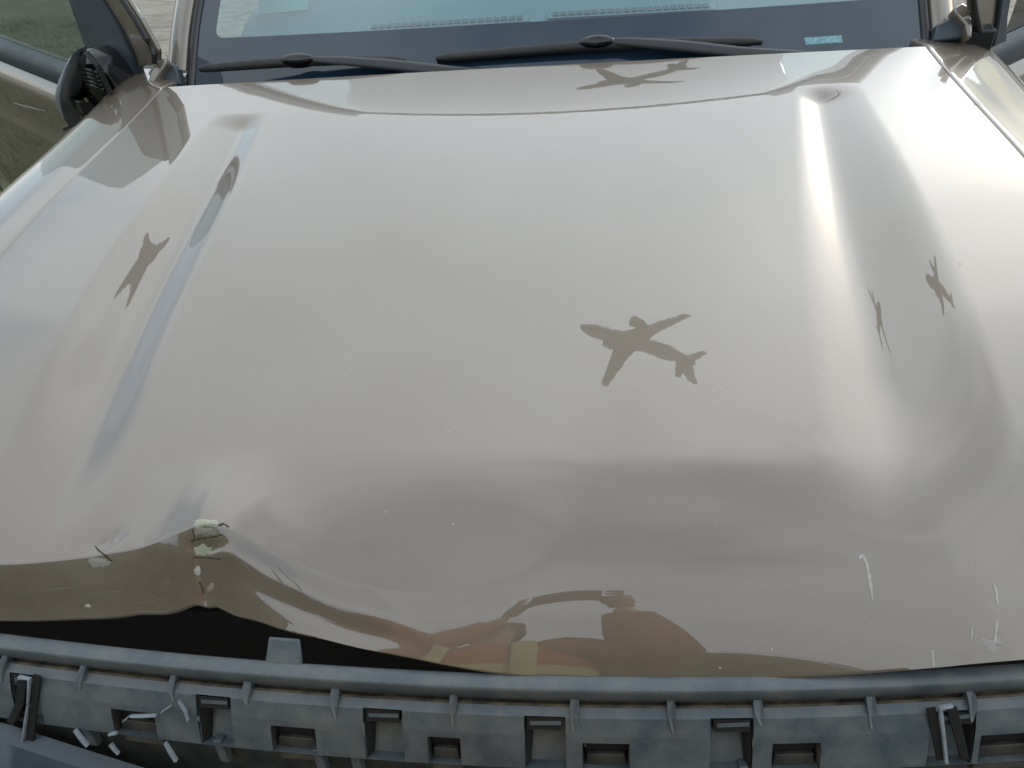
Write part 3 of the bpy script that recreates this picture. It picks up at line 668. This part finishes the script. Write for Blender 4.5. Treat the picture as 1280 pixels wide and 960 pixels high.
# broken mirror: folded shell, bare motor and linkage
mir = bpy.data.objects.new('side_mirror', None); col.objects.link(mir); mir.parent = truck; mir.location = Vector(dpl(105, 110, .08))-truck.location
mir['label'] = 'broken side mirror with its housing torn open'
sh = [(97, 62), (92, 68), (84, 84), (77, 104), (74, 122), (77, 137), (86, 150), (91, 158), (90, 146), (88, 132), (91, 115), (95, 96), (97, 80)]
A = np.array([dpl(*p, .10) for p in sh]); b = MB()
c = A.mean(0); n = len(A)
rings = [A, c+(A-c)*.93+oL*.010, c+(A-c)*.7+oL*.019, c+(A-c)*.35+oL*.024, c+(A-c)*.02+oL*.025]
b.grid(np.array(rings), wrap=True); b.grid(np.array([A, A-oL*.02]), wrap=True, flip=True)
part('mirror_shell', b, mat('mirror_shell', (.13, .15, .175), .32), mir, angle=60)
b = MB(); body = [(97, 64), (108, 66), (122, 76), (136, 96), (150, 118), (140, 132), (118, 144), (95, 158), (88, 140), (92, 110)]
A = np.array([dpl(*p, .055) for p in body]); c = A.mean(0)
b.grid(np.array([A-oL*.05, A, c+(A-c)*.85+oL*.02, c+(A-c)*.3+oL*.025, c+(A-c)*.02+oL*.02]), wrap=True); part('mirror_bracket', b, GLOSSBLACK, mir, angle=45)
for i in range(5):            # ribbed motor boot
    cc = dpl(112+2.2*i, 88+5.2*i, .088); b = MB(); th = _t(0, 2*math.pi, 20); b.tube(np.array([cc+hL*math.cos(a)*.03*-1+(np.array([0, 0, 1])*.010+oL*.012)*math.sin(a) for a in th]), .0035, 7); part('motor_boot', b, GLOSSBLACK, mir)
b = MB(); b.tube(np.array([dpl(*p, .09) for p in [(98, 66), (110, 68), (122, 82), (130, 100), (138, 116)]]), .006, 8); part('mirror_cable', b, BLACK, mir)
b = MB(); b.box(dpl(104, 130, .09), 1, 1, 1, np.array([hL*.05, oL*.03, [0, 0, .035]]).T); part('mirror_motor', b, GLOSSBLACK, mir, bevel=.004)
b = MB(); b.box(dpl(108, 125, .107), 1, 1, 1, np.array([hL*.008, oL*.003, [0, 0, .008]]).T); part('motor_plug', b, mat('plug', (.10, .09, .03), .5), mir)
b = MB(); b.tube(np.array([dpl(80, 161, .06), dpl(92, 155, .06)]), .005, 8); part('mirror_stub', b, BLACK, mir)

# ---- front rail and grille bracket
def fr_y(x): return (.090 if x < .05 else .12)*(x-.05)**2
RX = _t(-.72, .78, 120)
prof = [(.0105, -.175), (.0105, -.130), (.009, -.1262), (.0072, -.1262), (.0065, -.1218), (.005, -.1210), (-.0060, -.1216), (-.0078, -.1228), (-.0086, -.1255), (-.0087, -.138), (-.006, -.148)]
def rail_pt(x, a, z): return [x, -1.1545+fr_y(x)+a+.20*max(abs(x)-.5, 0)**2, z+ZO-.012*max(abs(x)-.42, 0)]
mb = MB(); mb.grid(np.array([[rail_pt(x, a, z) for a, z in prof] for x in RX]), flip=True); rail = part('radiator_cover', mb, PLASTIC, angle=50)
a, c = np.array([rail_pt(x, .006, -.112) for x in (-.198, -.160)])
mb = MB(); t0, t1 = a, c
mb.hexa(np.array([t0+[.0, -.002, -.010], t1+[0, -.002, -.010], t1+[-.003, .017, .006], t0+[.003, .017, .006]]), np.array([t0+[.0, .004, -.012], t1+[0, .004, -.012], t1+[-.003, .020, .004], t0+[.003, .020, .004]]))
part('cover_tab', mb, PLASTIC, rail, bevel=.002)
mb = MB(); p = on_z(641, 836, -.122); mb.box(p, .005, .012, .004); part('orange_tag', mb, ORANGE, rail, bevel=.0008)

# bracket: face in (x, w) with w metres down the face
def bk(x, w, d=0.0):
    """w along the face (0 at the groove), d depth behind it"""
    ya, za = -.0070, -.1450
    if w < .012: q = (ya-w*.97, za-w*.20)
    elif w < .03: q = (ya-.0116-(w-.012)*.62, za-.0024-(w-.012)*.78)
    else: q = (ya-.0116-.01116-(w-.03)*.50, za-.0024-.01404-(w-.03)*.866)
    nn = np.array([0, -.85, .52]) if w >= .02 else np.array([0, -.4, .92])
    y = -1.158+fr_y(x)+.20*max(abs(x)-.5, 0)**2
    return np.array([x, y+q[0], q[1]+ZO-.012*max(abs(x)-.42, 0)]) - nn*d
W1 = .067
brk = None
tall = [(-.478, -.450), (-.268, -.236), (-.096, -.062), (.060, .094), (.232, .266), (.428, .464)]
sq = [(-.362, -.322), (-.190, -.152), (-.032, -.008), (.116, .152), (.290, .326), (.476, .520), (-.56, -.52), (.62, .66)]
holes = [(x0-.0025, x1+.0025, .011, W1, 'tall') for x0, x1 in tall] + [(x0-.004, x1+.004, .037, W1, 'sq') for x0, x1 in sq]
xb = sorted(set([round(v, 4) for h in holes for v in h[:2]]+[round(v, 4) for v in _t(-.72, .78, 61)])); wb = [0, .005, .011, .012, .017, .022, .030, .037, .042, .048, .055, W1]
mb = MB(); cache = {}; V = []; Fc = []
def vid(i, j):
    if (i, j) not in cache: cache[(i, j)] = len(V); V.append(bk(xb[i], wb[j]))
    return cache[(i, j)]
for i in range(len(xb)-1):
    for j in range(len(wb)-1):
        xm, wm = (xb[i]+xb[i+1])/2, (wb[j]+wb[j+1])/2
        if any(h[0] < xm < h[1] and h[2] < wm < h[3] for h in holes): continue
        Fc.append((vid(i, j), vid(i, j+1), vid(i+1, j+1), vid(i+1, j)))
mb.add(V, Fc)
# thickness at the lower edge, ledge going back to the rail
mb.grid(np.array([[bk(x, W1), bk(x, W1, .006)+[0, .002, -.001], bk(x, W1-.002, .03)] for x in xb]), flip=False)
brk = part('grille_bracket', mb, PLASTIC, smooth=False); brk['label'] = 'bare slotted grille mounting bracket of grey plastic'
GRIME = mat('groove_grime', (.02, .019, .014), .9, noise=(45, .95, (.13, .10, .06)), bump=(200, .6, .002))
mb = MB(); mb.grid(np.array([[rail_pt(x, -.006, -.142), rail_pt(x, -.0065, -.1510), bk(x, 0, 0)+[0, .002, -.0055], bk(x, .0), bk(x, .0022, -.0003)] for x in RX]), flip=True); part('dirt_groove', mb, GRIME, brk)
for x0, x1, w0, w1, kd in holes:
    b = MB(); t = .002
    if kd == 'tall': d0, d1, in0, in1 = .026, .012, .006, .000
    else: d0, d1, in0, in1 = .042, .036, .002, .002
    fr_ = [(x0, w0), (x1, w0), (x1, w1), (x0, w1)]
    back = [(x0+in0, w0+t, d0), (x1-in0*.4, w0+t, d0), (x1-in1, w1, d1), (x0+in1, w1, d1)]
    A = [bk(x, w, .0008) for x, w in fr_]; B = [bk(x, w, d_) for x, w, d_ in back]
    b.add(A+B, [(0, 1, 5, 4), (1, 2, 6, 5), (3, 0, 4, 7), (4, 5, 6, 7)])
    part('slot', b, PLASTIC if kd == 'tall' else PLASTIC_RECESS, brk, smooth=False)
    if kd == 'tall':
        sd = 1 if (x0+x1)/2 > .1 else -1; xw = x1 if sd > 0 else x0      # near-black block: shade of the channel's flank put into its colour
        b = MB(); b.hexa(np.array([bk(xw-sd*.001, w0+.003, .002), bk(xw-sd*.008, w0+.004, .016), bk(xw-sd*.005, w1, .010), bk(xw-sd*.001, w1, .002)]), np.array([bk(xw-sd*.0006, w0+.003, .004), bk(xw-sd*.008, w0+.004, .020), bk(xw-sd*.005, w1, .014), bk(xw-sd*.0006, w1, .004)])); part('slot_flank_shade', b, SHADE, brk, smooth=False)
    if kd == 'tall':          # near-black block paints the shade in the channel's mouth; little bridge across it
        xm = (x0+x1)/2
        b = MB(); b.hexa(np.array([bk(x0+.003, w0+.0015, .001), bk(x1-.003, w0+.0015, .001), bk(x1-.003, w0+.014, .001), bk(x0+.003, w0+.014, .001)]), np.array([bk(x0+.003, w0+.0015, .012), bk(x1-.003, w0+.0015, .012), bk(x1-.003, w0+.014, .012), bk(x0+.003, w0+.014, .012)])); part('slot_mouth_shade', b, SHADE, brk, smooth=False)
        b = MB(); b.hexa(np.array([bk(x0+.006, w0+.005, -.0005), bk(x1-.004, w0+.004, -.0005), bk(x1-.004, w0+.008, -.0005), bk(x0+.006, w0+.009, -.0005)]), np.array([bk(x0+.006, w0+.005, .006), bk(x1-.004, w0+.004, .006), bk(x1-.004, w0+.008, .006), bk(x0+.006, w0+.009, .006)])); part('slot_bridge', b, PLASTIC, brk, smooth=False)
    else:
        b = MB(); m0 = w0+.007
        b.hexa(np.array([bk(x0+.003, m0, .010), bk(x1-.003, m0-.001, .010), bk(x1-.003, m0+.010, .012), bk(x0+.003, m0+.011, .012)]), np.array([bk(x0+.003, m0, .02), bk(x1-.003, m0, .02), bk(x1-.003, m0+.010, .02), bk(x0+.003, m0+.010, .02)])); part('slot_mouth_shade', b, SHADE, brk, smooth=False)  # near-black block puts the notch's shade into colour
        b = MB(); b.hexa(np.array([bk(x0+.004, w0+.017, .006), bk(x1-.004, w0+.017, .006), bk(x1-.001, W1+.016, .010), bk(x0+.001, W1+.016, .010)]), np.array([bk(x0+.004, w0+.017, .012), bk(x1-.004, w0+.017, .012), bk(x1-.001, W1+.016, .02), bk(x0+.001, W1+.016, .02)])); part('slot_tongue', b, PLASTIC_RECESS, brk, bevel=.001)
rib_x = [-.489, -.397, -.297, -.217, -.127, -.010, .105, .194, .273, .374, .463, .56, -.58]
rs9 = np.random.RandomState(9)
for i, x in enumerate(rib_x):      # tapering gussets across the groove
    w_, l_, hh = rs9.uniform(.0030, .0042), rs9.uniform(.018, .028), rs9.uniform(.005, .008); lean = rs9.uniform(-.003, .003)
    A = [bk(x-w_, .0, -hh)+[0, .010, .002], bk(x+w_, .0, -hh)+[0, .010, .002], bk(x+w_, .008, -hh*.9), bk(x+lean+w_*.35, l_, -.0008), bk(x+lean-w_*.35, l_, -.0008), bk(x-w_, .008, -hh*.9)]
    B = [bk(x-w_, .0, .004)+[0, .010, 0], bk(x+w_, .0, .004)+[0, .010, 0], bk(x+w_, .008, .004), bk(x+lean+w_*.35, l_, .004), bk(x+lean-w_*.35, l_, .004), bk(x-w_, .008, .004)]
    b = MB(); b.hexa(np.array(B), np.array(A)); part('rib', b, PLASTIC, brk, bevel=.0008)
# lower lip, drop-down legs and under panel
mb = MB(); mb.grid(np.array([[bk(x, W1, .016), bk(x, W1+.004, .018), bk(x, W1+.012, .016), bk(x, W1+.022, .020), bk(x, W1+.05, .03), bk(x, W1+.20, .03)] for x in RX])); part('lower_lip', mb, mat('shaded_plastic', (.012, .016, .015), .6, noise=(30, .8, (.045, .05, .04))), brk)  # darker copy of the plastic carries the shade below the bracket
for x in (-.255, -.150, -.112, .112-.01, .205, .262, .335, .40, -.405):
    b = MB(); b.hexa(np.array([bk(x-.004, W1-.004, .001), bk(x+.004, W1-.004, .001), bk(x+.005, W1+.03, .012), bk(x-.005, W1+.03, .012)]), np.array([bk(x-.004, W1-.004, .014), bk(x+.004, W1-.004, .014), bk(x+.005, W1+.03, .022), bk(x-.005, W1+.03, .022)])); part('bracket_leg', b, PLASTIC, brk, bevel=.001)
mb = MB(); G = []
for x in RX:
    dw = .010 + .20*max(0, x+.50) + .25*max(0, x+.30)
    G.append([bk(x, W1+dw, .004), bk(x, W1+dw+.010, -.010), bk(x, W1+dw+.08, -.03), bk(x, W1+dw+.22, 0.0)])
mb.grid(np.array(G)); part('bumper_panel', mb, SLATE)
# broken clips: near-black strips paint the shade of torn bays; bright plastic edges, loose shards
def clip(px0, lean):
    pts_ = px0
    return pts_
def face_px(px, py, lift):
    """point on the slanted bracket face under a pixel"""
    P0 = bk(0, .05); n_ = np.array([0, -.866, .50]); p = on_plane(px, py, P0+n_*lift, n_)
    P0 = bk(p[0], .05); return on_plane(px, py, P0+n_*lift, n_)
def strip_px(name, pts_, wid, m, lift=.004, thick=.004, label=None):
    P = np.array([face_px(*p, lift) for p in pts_]); b = MB(); n_ = np.array([0, -.866, .50])
    T = np.gradient(P, axis=0); T /= np.linalg.norm(T, axis=1)[:, None]; S = np.cross(T, n_); S /= np.linalg.norm(S, axis=1)[:, None]; w = np.asarray(wid)[:, None]*.33
    G = np.stack([P-S*w-n_*thick, P-S*w, P+S*w, P+S*w-n_*thick], 1); b.grid(G)
    b.add(np.vstack([G[0], G[-1]]), [(0, 1, 2, 3), (7, 6, 5, 4)]); o = part(name, b, m, brk, bevel=.0006)
    if label: o['label'] = label
    return o
strip_px('torn_bay_shade', [(28, 846), (24, 880), (12, 905)], [.014, .014, .012], SHADE, .0012, .002)
strip_px('torn_bay_shade', [(46, 845), (42, 880), (36, 930)], [.012, .012, .014], SHADE, .0014, .002)
strip_px('broken_clip', [(22, 848), (35, 850), (34, 870), (33, 882)], [.005, .004, .002, .001], WHITEP, .005)
strip_px('broken_clip', [(33, 884), (30, 905), (27, 927)], [.002, .003, .002], WHITEP, .005)
strip_px('torn_bay_shade', [(1164, 886), (1170, 915), (1176, 950)], [.012, .012, .010], SHADE, .0012, .002)
strip_px('torn_bay_shade', [(1190, 886), (1198, 915), (1207, 950)], [.014, .013, .010], SHADE, .0014, .002)
strip_px('broken_clip', [(1192, 884), (1177, 887), (1178, 900), (1181, 925), (1184, 955)], [.004, .005, .005, .004, .004], WHITEP, .005)
for L_, wd in (([(92, 914), (100, 925), (108, 934)], [.004, .0055, .005]), ([(205, 930), (212, 942), (219, 953)], [.003, .0055, .005]), ([(135, 920), (144, 918)], [.004, .004]), ([(137, 932), (141, 938), (147, 944)], [.0055, .004, .003]),
               ([(162, 897), (178, 897), (194, 896)], [.003, .004, .0025]), ([(153, 903), (160, 897)], [.0015, .0015]), ([(222, 878), (230, 890), (234, 903)], [.001, .0025, .0012]), ([(200, 892), (212, 884)], [.001, .001])):
    strip_px('plastic_shard', L_, wd, WHITEP, .006)

# ------------------------------------------------------------------ pale panel added for the bright view through a side window
nP = np.array([0, -.80, .60]); P0 = dash_pt(354, 16, lift=.01); q = [on_plane(*p, P0, nP) for p in [(324, 18), (384, 12), (386, -60), (324, -56)]]
mb = MB(); mb.slab(q, -nP*.004); o = link_mesh('pale_view_panel', mb, PALE_VIEW, smooth=False); tag(o, 'pale panel behind the windshield, added for the view through a side window', 'pale_view')

# ------------------------------------------------------------------ airliner overhead, seen mirrored in the hood
def airplane():
    _, D = reflect_dir(793, 427)
    rr = {k: reflect_dir(*p)[1] for k, p in dict(nose=(722, 408), tail=(866, 449), wa=(850, 392), wb=(748, 475)).items()}
    e1 = np.cross(D, (0, 0, 1)); e1 /= np.linalg.norm(e1); e2 = np.cross(e1, D)
    P2 = lambda r_: np.array([r_@e1, r_@e2])/(r_@D)
    n2 = P2(rr['nose'])-P2(rr['tail']); w2 = P2(rr['wa'])-P2(rr['wb'])
    # give both axes depth so that they stand square to each other, wings level as can be
    best = None
    for a in np.concatenate([_t(-.3, -.01, 60), _t(.01, .3, 60)]):
        b_ = -(n2@w2)/a; nv = np.array([*n2, a]); wv = np.array([*w2, b_]); ratio = np.linalg.norm(nv)/np.linalg.norm(wv)
        if abs(ratio-1.08) > .06: continue
        M = np.array([e1, e2, D]); nn = (nv@M); ww = (wv@M); up = np.cross(nn, ww); up /= np.linalg.norm(up)
        lvl = abs(up[2])
        if best is None or lvl > best[0]: best = (lvl, nv, wv)
    if best is None:
        a = .12; best = (0, np.array([*n2, a]), np.array([*w2, -(n2@w2)/a]))
    M = np.array([e1, e2, D]); dist = 190.
    fw = best[1]@M; wg = best[2]@M; Lf = np.linalg.norm(fw)*dist; fw /= np.linalg.norm(fw); wg -= (wg@fw)*fw; wg /= np.linalg.norm(wg)
    up = np.cross(fw, wg)
    if up[2] < 0: wg = -wg; up = -up
    loc, D0 = reflect_dir(793, 427)
    mid2 = P2(rr['nose'])*.5+P2(rr['tail'])*.5
    ctr = loc + (D + mid2[0]*e1 + mid2[1]*e2)*dist
    k = Lf/37.0
    AM = mat('airliner_skin_shaded', (.16, .155, .15), .5);  # white skin coloured grey to carry the shade of its underside
    root = empty('airplane', ctr, 'twin-engine airliner flying overhead, mirrored in the hood', 'airplane')
    def T(x, y, z): return ctr + k*(fw*x + wg*y + up*z)
    def tube_part(name, st, par, m=AM, kk=20):
        G = []
        for x, y0, z0, r in st: G.append([T(x, y0+r*math.cos(a), z0+r*math.sin(a)) for a in _t(0, 2*math.pi, kk+1)[:-1]])
        b = MB(); b.grid(np.array(G), wrap=True); return link_mesh(name, b, m, par, recenter=True)
    tube_part('fuselage', [(18.5, 0, -.3, .05), (18.1, 0, -.25, .7), (17, 0, -.1, 1.1), (15, 0, 0, 1.65), (12.5, 0, 0, 1.85), (-6, 0, 0, 1.85), (-10, 0, .25, 1.95), (-14, 0, .7, 1.4), (-17.5, 0, 1.1, .7), (-18.5, 0, 1.2, .1)], root)
    def foil(name, pts_, th, par):
        b = MB(); A = np.array([T(*p) for p in pts_]); b.hexa(A, A+up*k*th); return link_mesh(name, b, AM, par, smooth=False)
    for s in (-1, 1):
        foil('wing', [(5.6, s*1.2, -1.2), (2.3, s*6, -.8), (-3.2, s*18.2, .3), (-5.2, s*18.6, .35), (-3.0, s*6.5, -.8), (-3.4, s*1.2, -1.2)], .45, root)
        tube_part('engine', [(4.9, s*5.8, -2.2, 1.1), (4.6, s*5.8, -2.2, 1.45), (2.5, s*5.8, -2.1, 1.45), (1, s*5.8, -2.0, .9), (.2, s*5.8, -1.9, .5)], root)
        foil('tailplane', [(-13.2, s*.6, .9), (-16.4, s*6.2, 1.5), (-17.9, s*6.2, 1.5), (-17.0, s*.4, 1.1)], .3, root)
    A = np.array([T(-11.5, -.15, 1.4), T(-16.2, -.15, 7.2), T(-18.4, -.15, 7.2), T(-17.3, -.15, 1.3)]); b = MB(); b.hexa(A, A+wg*k*.3); link_mesh('tail_fin', b, AM, root, smooth=False)
    return root
airplane()

# ------------------------------------------------------------------ photographer in front of the truck, mirrored in the hood's nose
def skin_body(name, pts, edges, m, parent, sub=2):
    """pts: list of (x, y, z, rx, ry)"""
    me = bpy.data.meshes.new(name); me.from_pydata([p[:3] for p in pts], edges, []); o = bpy.data.objects.new(name, me); col.objects.link(o)
    md = o.modifiers.new('skin', 'SKIN'); lay = me.skin_vertices[0] if len(me.skin_vertices) else None
    if lay is None:
        bpy.context.view_layer.objects.active = o; bpy.ops.mesh.customdata_skin_add(); lay = me.skin_vertices[0]
    for i, p in enumerate(pts): lay.data[i].radius = (p[3], p[4])
    lay.data[0].use_root = True
    md.use_smooth_shade = True
    sb = o.modifiers.new('sub', 'SUBSURF'); sb.levels = sub; sb.render_levels = sub
    me.materials.append(m); o.parent = parent; o.location = -Vector(world_loc(parent)); return o
def person():
    bx, by = -.06, -1.76
    root = empty('person', (bx, by, 0), 'person in an orange safety vest with yellow bands, holding up a phone before the hood', 'person')
    SKINM = mat('skin', (.42, .25, .17), .55); VEST = mat('vest_orange', (.38, .11, .045), .75); BAND = mat('vest_band', (.46, .47, .20), .6); SHADED_SLEEVE = mat('shaded_sleeve', (.24, .10, .05), .9); TROUS = mat('trousers', (.03, .035, .045), .9); BOOT = mat('boots', (.02, .016, .012), .6); HAIR = mat('hair', (.03, .02, .014), .7)  # right sleeve's browner orange carries the shade on that arm
    hl = CAM - CF*.014 - CR*.135; hr = CAM - CF*.014 + CR*.045
    wl = hl - CR*.03 + np.array([-.0, -.075, -.045]); wr = hr + CR*.03 + np.array([0, -.075, -.045])
    el = np.array([bx-.31, by+.06, 1.30]); er = np.array([bx+.33, by+.06, 1.30])
    P = [(bx, by, .98, .15, .11), (bx, by, 1.12, .135, .10), (bx, by+.01, 1.30, .16, .11), (bx, by, 1.42, .13, .09), (bx, by, 1.49, .058, .058), (bx, by+.015, 1.55, .062, .07), (bx, by+.01, 1.63, .078, .095), (bx, by, 1.71, .06, .075), (bx, by-.005, 1.745, .03, .035)]
    E_ = [(i, i+1) for i in range(8)]
    for s_, el_, wr_ in ((-1, el, wl), (1, er, wr)):
        n = len(P); P += [(bx+s_*.185, by, 1.41, .062, .062), (*el_, .045, .045), (*wr_, .028, .024)]; E_ += [(3, n), (n, n+1), (n+1, n+2)]
    for s_ in (-1, 1):
        n = len(P); P += [(bx+s_*.09, by, .88, .088, .088), (bx+s_*.10, by+.01, .50, .058, .058), (bx+s_*.105, by-.01, .10, .042, .042), (bx+s_*.115, by+.12, .045, .035, .03)]; E_ += [(0, n), (n, n+1), (n+1, n+2), (n+2, n+3)]
    skin_body('body', P, E_, SKINM, root)
    # clothes over the body
    def ring(z, rx, ry, y0=0): return [[bx+rx*math.cos(a), by+y0+ry*math.sin(a), z] for a in _t(0, 2*math.pi, 29)[:-1]]
    def shell(name, rows, m): b = MB(); b.grid(np.array([ring(*r) for r in rows]), wrap=True); return link_mesh(name, b, m, root)
    v = shell('vest', [(.86, .215, .15), (1.0, .205, .15), (1.15, .20, .15), (1.30, .215, .155), (1.40, .20, .14), (1.46, .13, .10), (1.475, .10, .085)], VEST)
    for z in (1.02, 1.18):
        b = MB(); b.grid(np.array([ring(z, .212, .158), ring(z+.06, .210, .159)]), wrap=True); link_mesh('band', b, BAND, v)
    for s_ in (-1, 1):
        b = MB(); b.tube(np.array([[bx+s_*.11, by+.160, 1.03], [bx+s_*.11, by+.163, 1.2], [bx+s_*.11, by+.166, 1.32], [bx+s_*.10, by+.148, 1.41], [bx+s_*.09, by+.06, 1.49]]), .028, 8, .2, up=(0, 1, 0)); link_mesh('band', b, BAND, v)
    for s_, e, w in ((-1, el, wl), (1, er, wr)):
        b = MB(); sh = np.array([bx+s_*.15, by, 1.42]); b.tube(np.array([sh, sh*.6+e*.4, e*.92+sh*.08, e*.85+w*.15, e*.5+w*.5, e*.15+w*.85]), [.100, .092, .088, .088, .080, .056], 14); link_mesh('sleeve', b, VEST if s_ < 0 else SHADED_SLEEVE, root)
        b = MB(); b.tube(np.array([[bx+s_*.085, by, .99], [bx+s_*.09, by, .8], [bx+s_*.10, by+.01, .5], [bx+s_*.105, by-.005, .10]]), [.125, .108, .085, .075], 16); link_mesh('trouser_leg', b, TROUS, root)
        b = MB(); b.tube(np.array([[bx+s_*.105, by-.07, .05], [bx+s_*.108, by, .06], [bx+s_*.113, by+.10, .045], [bx+s_*.117, by+.19, .03]]), [.042, .055, .05, .03], 12, .9); link_mesh('boot', b, BOOT, root)
        # hand: palm, four fingers behind the phone's end and the thumb on its near face
        hc = hl-CR*.012 if s_ < 0 else hr+CR*.012; b = MB(); bk_ = -CF
        b.tube(np.array([w, w*.45+hc*.55+bk_*.012, hc+bk_*.022]), [.026, .036, .034], 12, .62, up=tuple(CF))
        for f_ in range(4):
            o_ = hc + CU*(.030-.020*f_) + bk_*.012; L_ = (.040, .046, .044, .034)[f_]
            b.tube(np.array([o_+CR*s_*.012, o_+CR*s_*.014-bk_*.016, o_-bk_*.020+CR*s_*.004, o_-bk_*.018-CR*s_*L_*.35]), [.0095, .009, .0085, .006], 8)
        o_ = hc-CU*.036+bk_*.02; b.tube(np.array([o_+CR*s_*.01, o_-CR*s_*.018+bk_*.006, o_-CR*s_*.040+CU*.012]), [.012, .0105, .007], 8)
        link_mesh('hand', b, SKINM, root)
        b = MB(); b.lathe([(0, .0), (.0005, .016), (.012, .026), (.02, .012)], (bx+s_*.078, by+.0, 1.625), (s_, -.2, 0), 12); link_mesh('ear', b, SKINM, root)
        b = MB(); b.lathe([(0, .011), (.005, .009), (.008, .0)], (bx+s_*.031, by+.096, 1.645), (0, 1, -.1), 12); link_mesh('eye', b, mat('eye', (.6, .58, .55), .2), root)
    b = MB(); b.tube(np.array([[bx, by+.10, 1.645], [bx, by+.118, 1.615], [bx, by+.105, 1.60]]), [.008, .014, .010], 10); link_mesh('nose', b, SKINM, root)
    b = MB(); b.tube(np.array([[bx-.022, by+.088, 1.573], [bx, by+.094, 1.57], [bx+.022, by+.088, 1.573]]), [.003, .006, .003], 8, .6); link_mesh('mouth', b, mat('lips', (.35, .14, .11), .5), root)
    b = MB(); b.grid(np.array([ring(z, rx, ry, y0) for z, rx, ry, y0 in ((1.60, .084, .085, -.03), (1.66, .092, .105, -.012), (1.71, .085, .100, 0), (1.75, .06, .075, 0), (1.772, .01, .01, 0))]), wrap=True); link_mesh('hair', b, HAIR, root)
    ph = empty('smartphone', CAM-CF*.011-CR*.045, 'black phone held out in both hands', 'phone')
    Rm = np.array([CR, CU, CF]).T
    b = MB(); b.box(CAM-CF*.011-CR*.045, .158, .076, .008, Rm); link_mesh('case', b, GLOSSBLACK, ph, bevel=.003)
    b = MB(); b.box(CAM-CF*.0154-CR*.045, .150, .070, .0006, Rm); link_mesh('screen', b, mat('phone_screen', (.02, .02, .022), .1), ph)
    b = MB(); b.lathe([(0, .0), (.0001, .008), (.0012, .008), (.0012, .0055), (.0006, .005), (.0006, 0)], CAM-CF*.0068+CR*.022, CF, 20); link_mesh('lens', b, GLOSSBLACK, ph)
person()
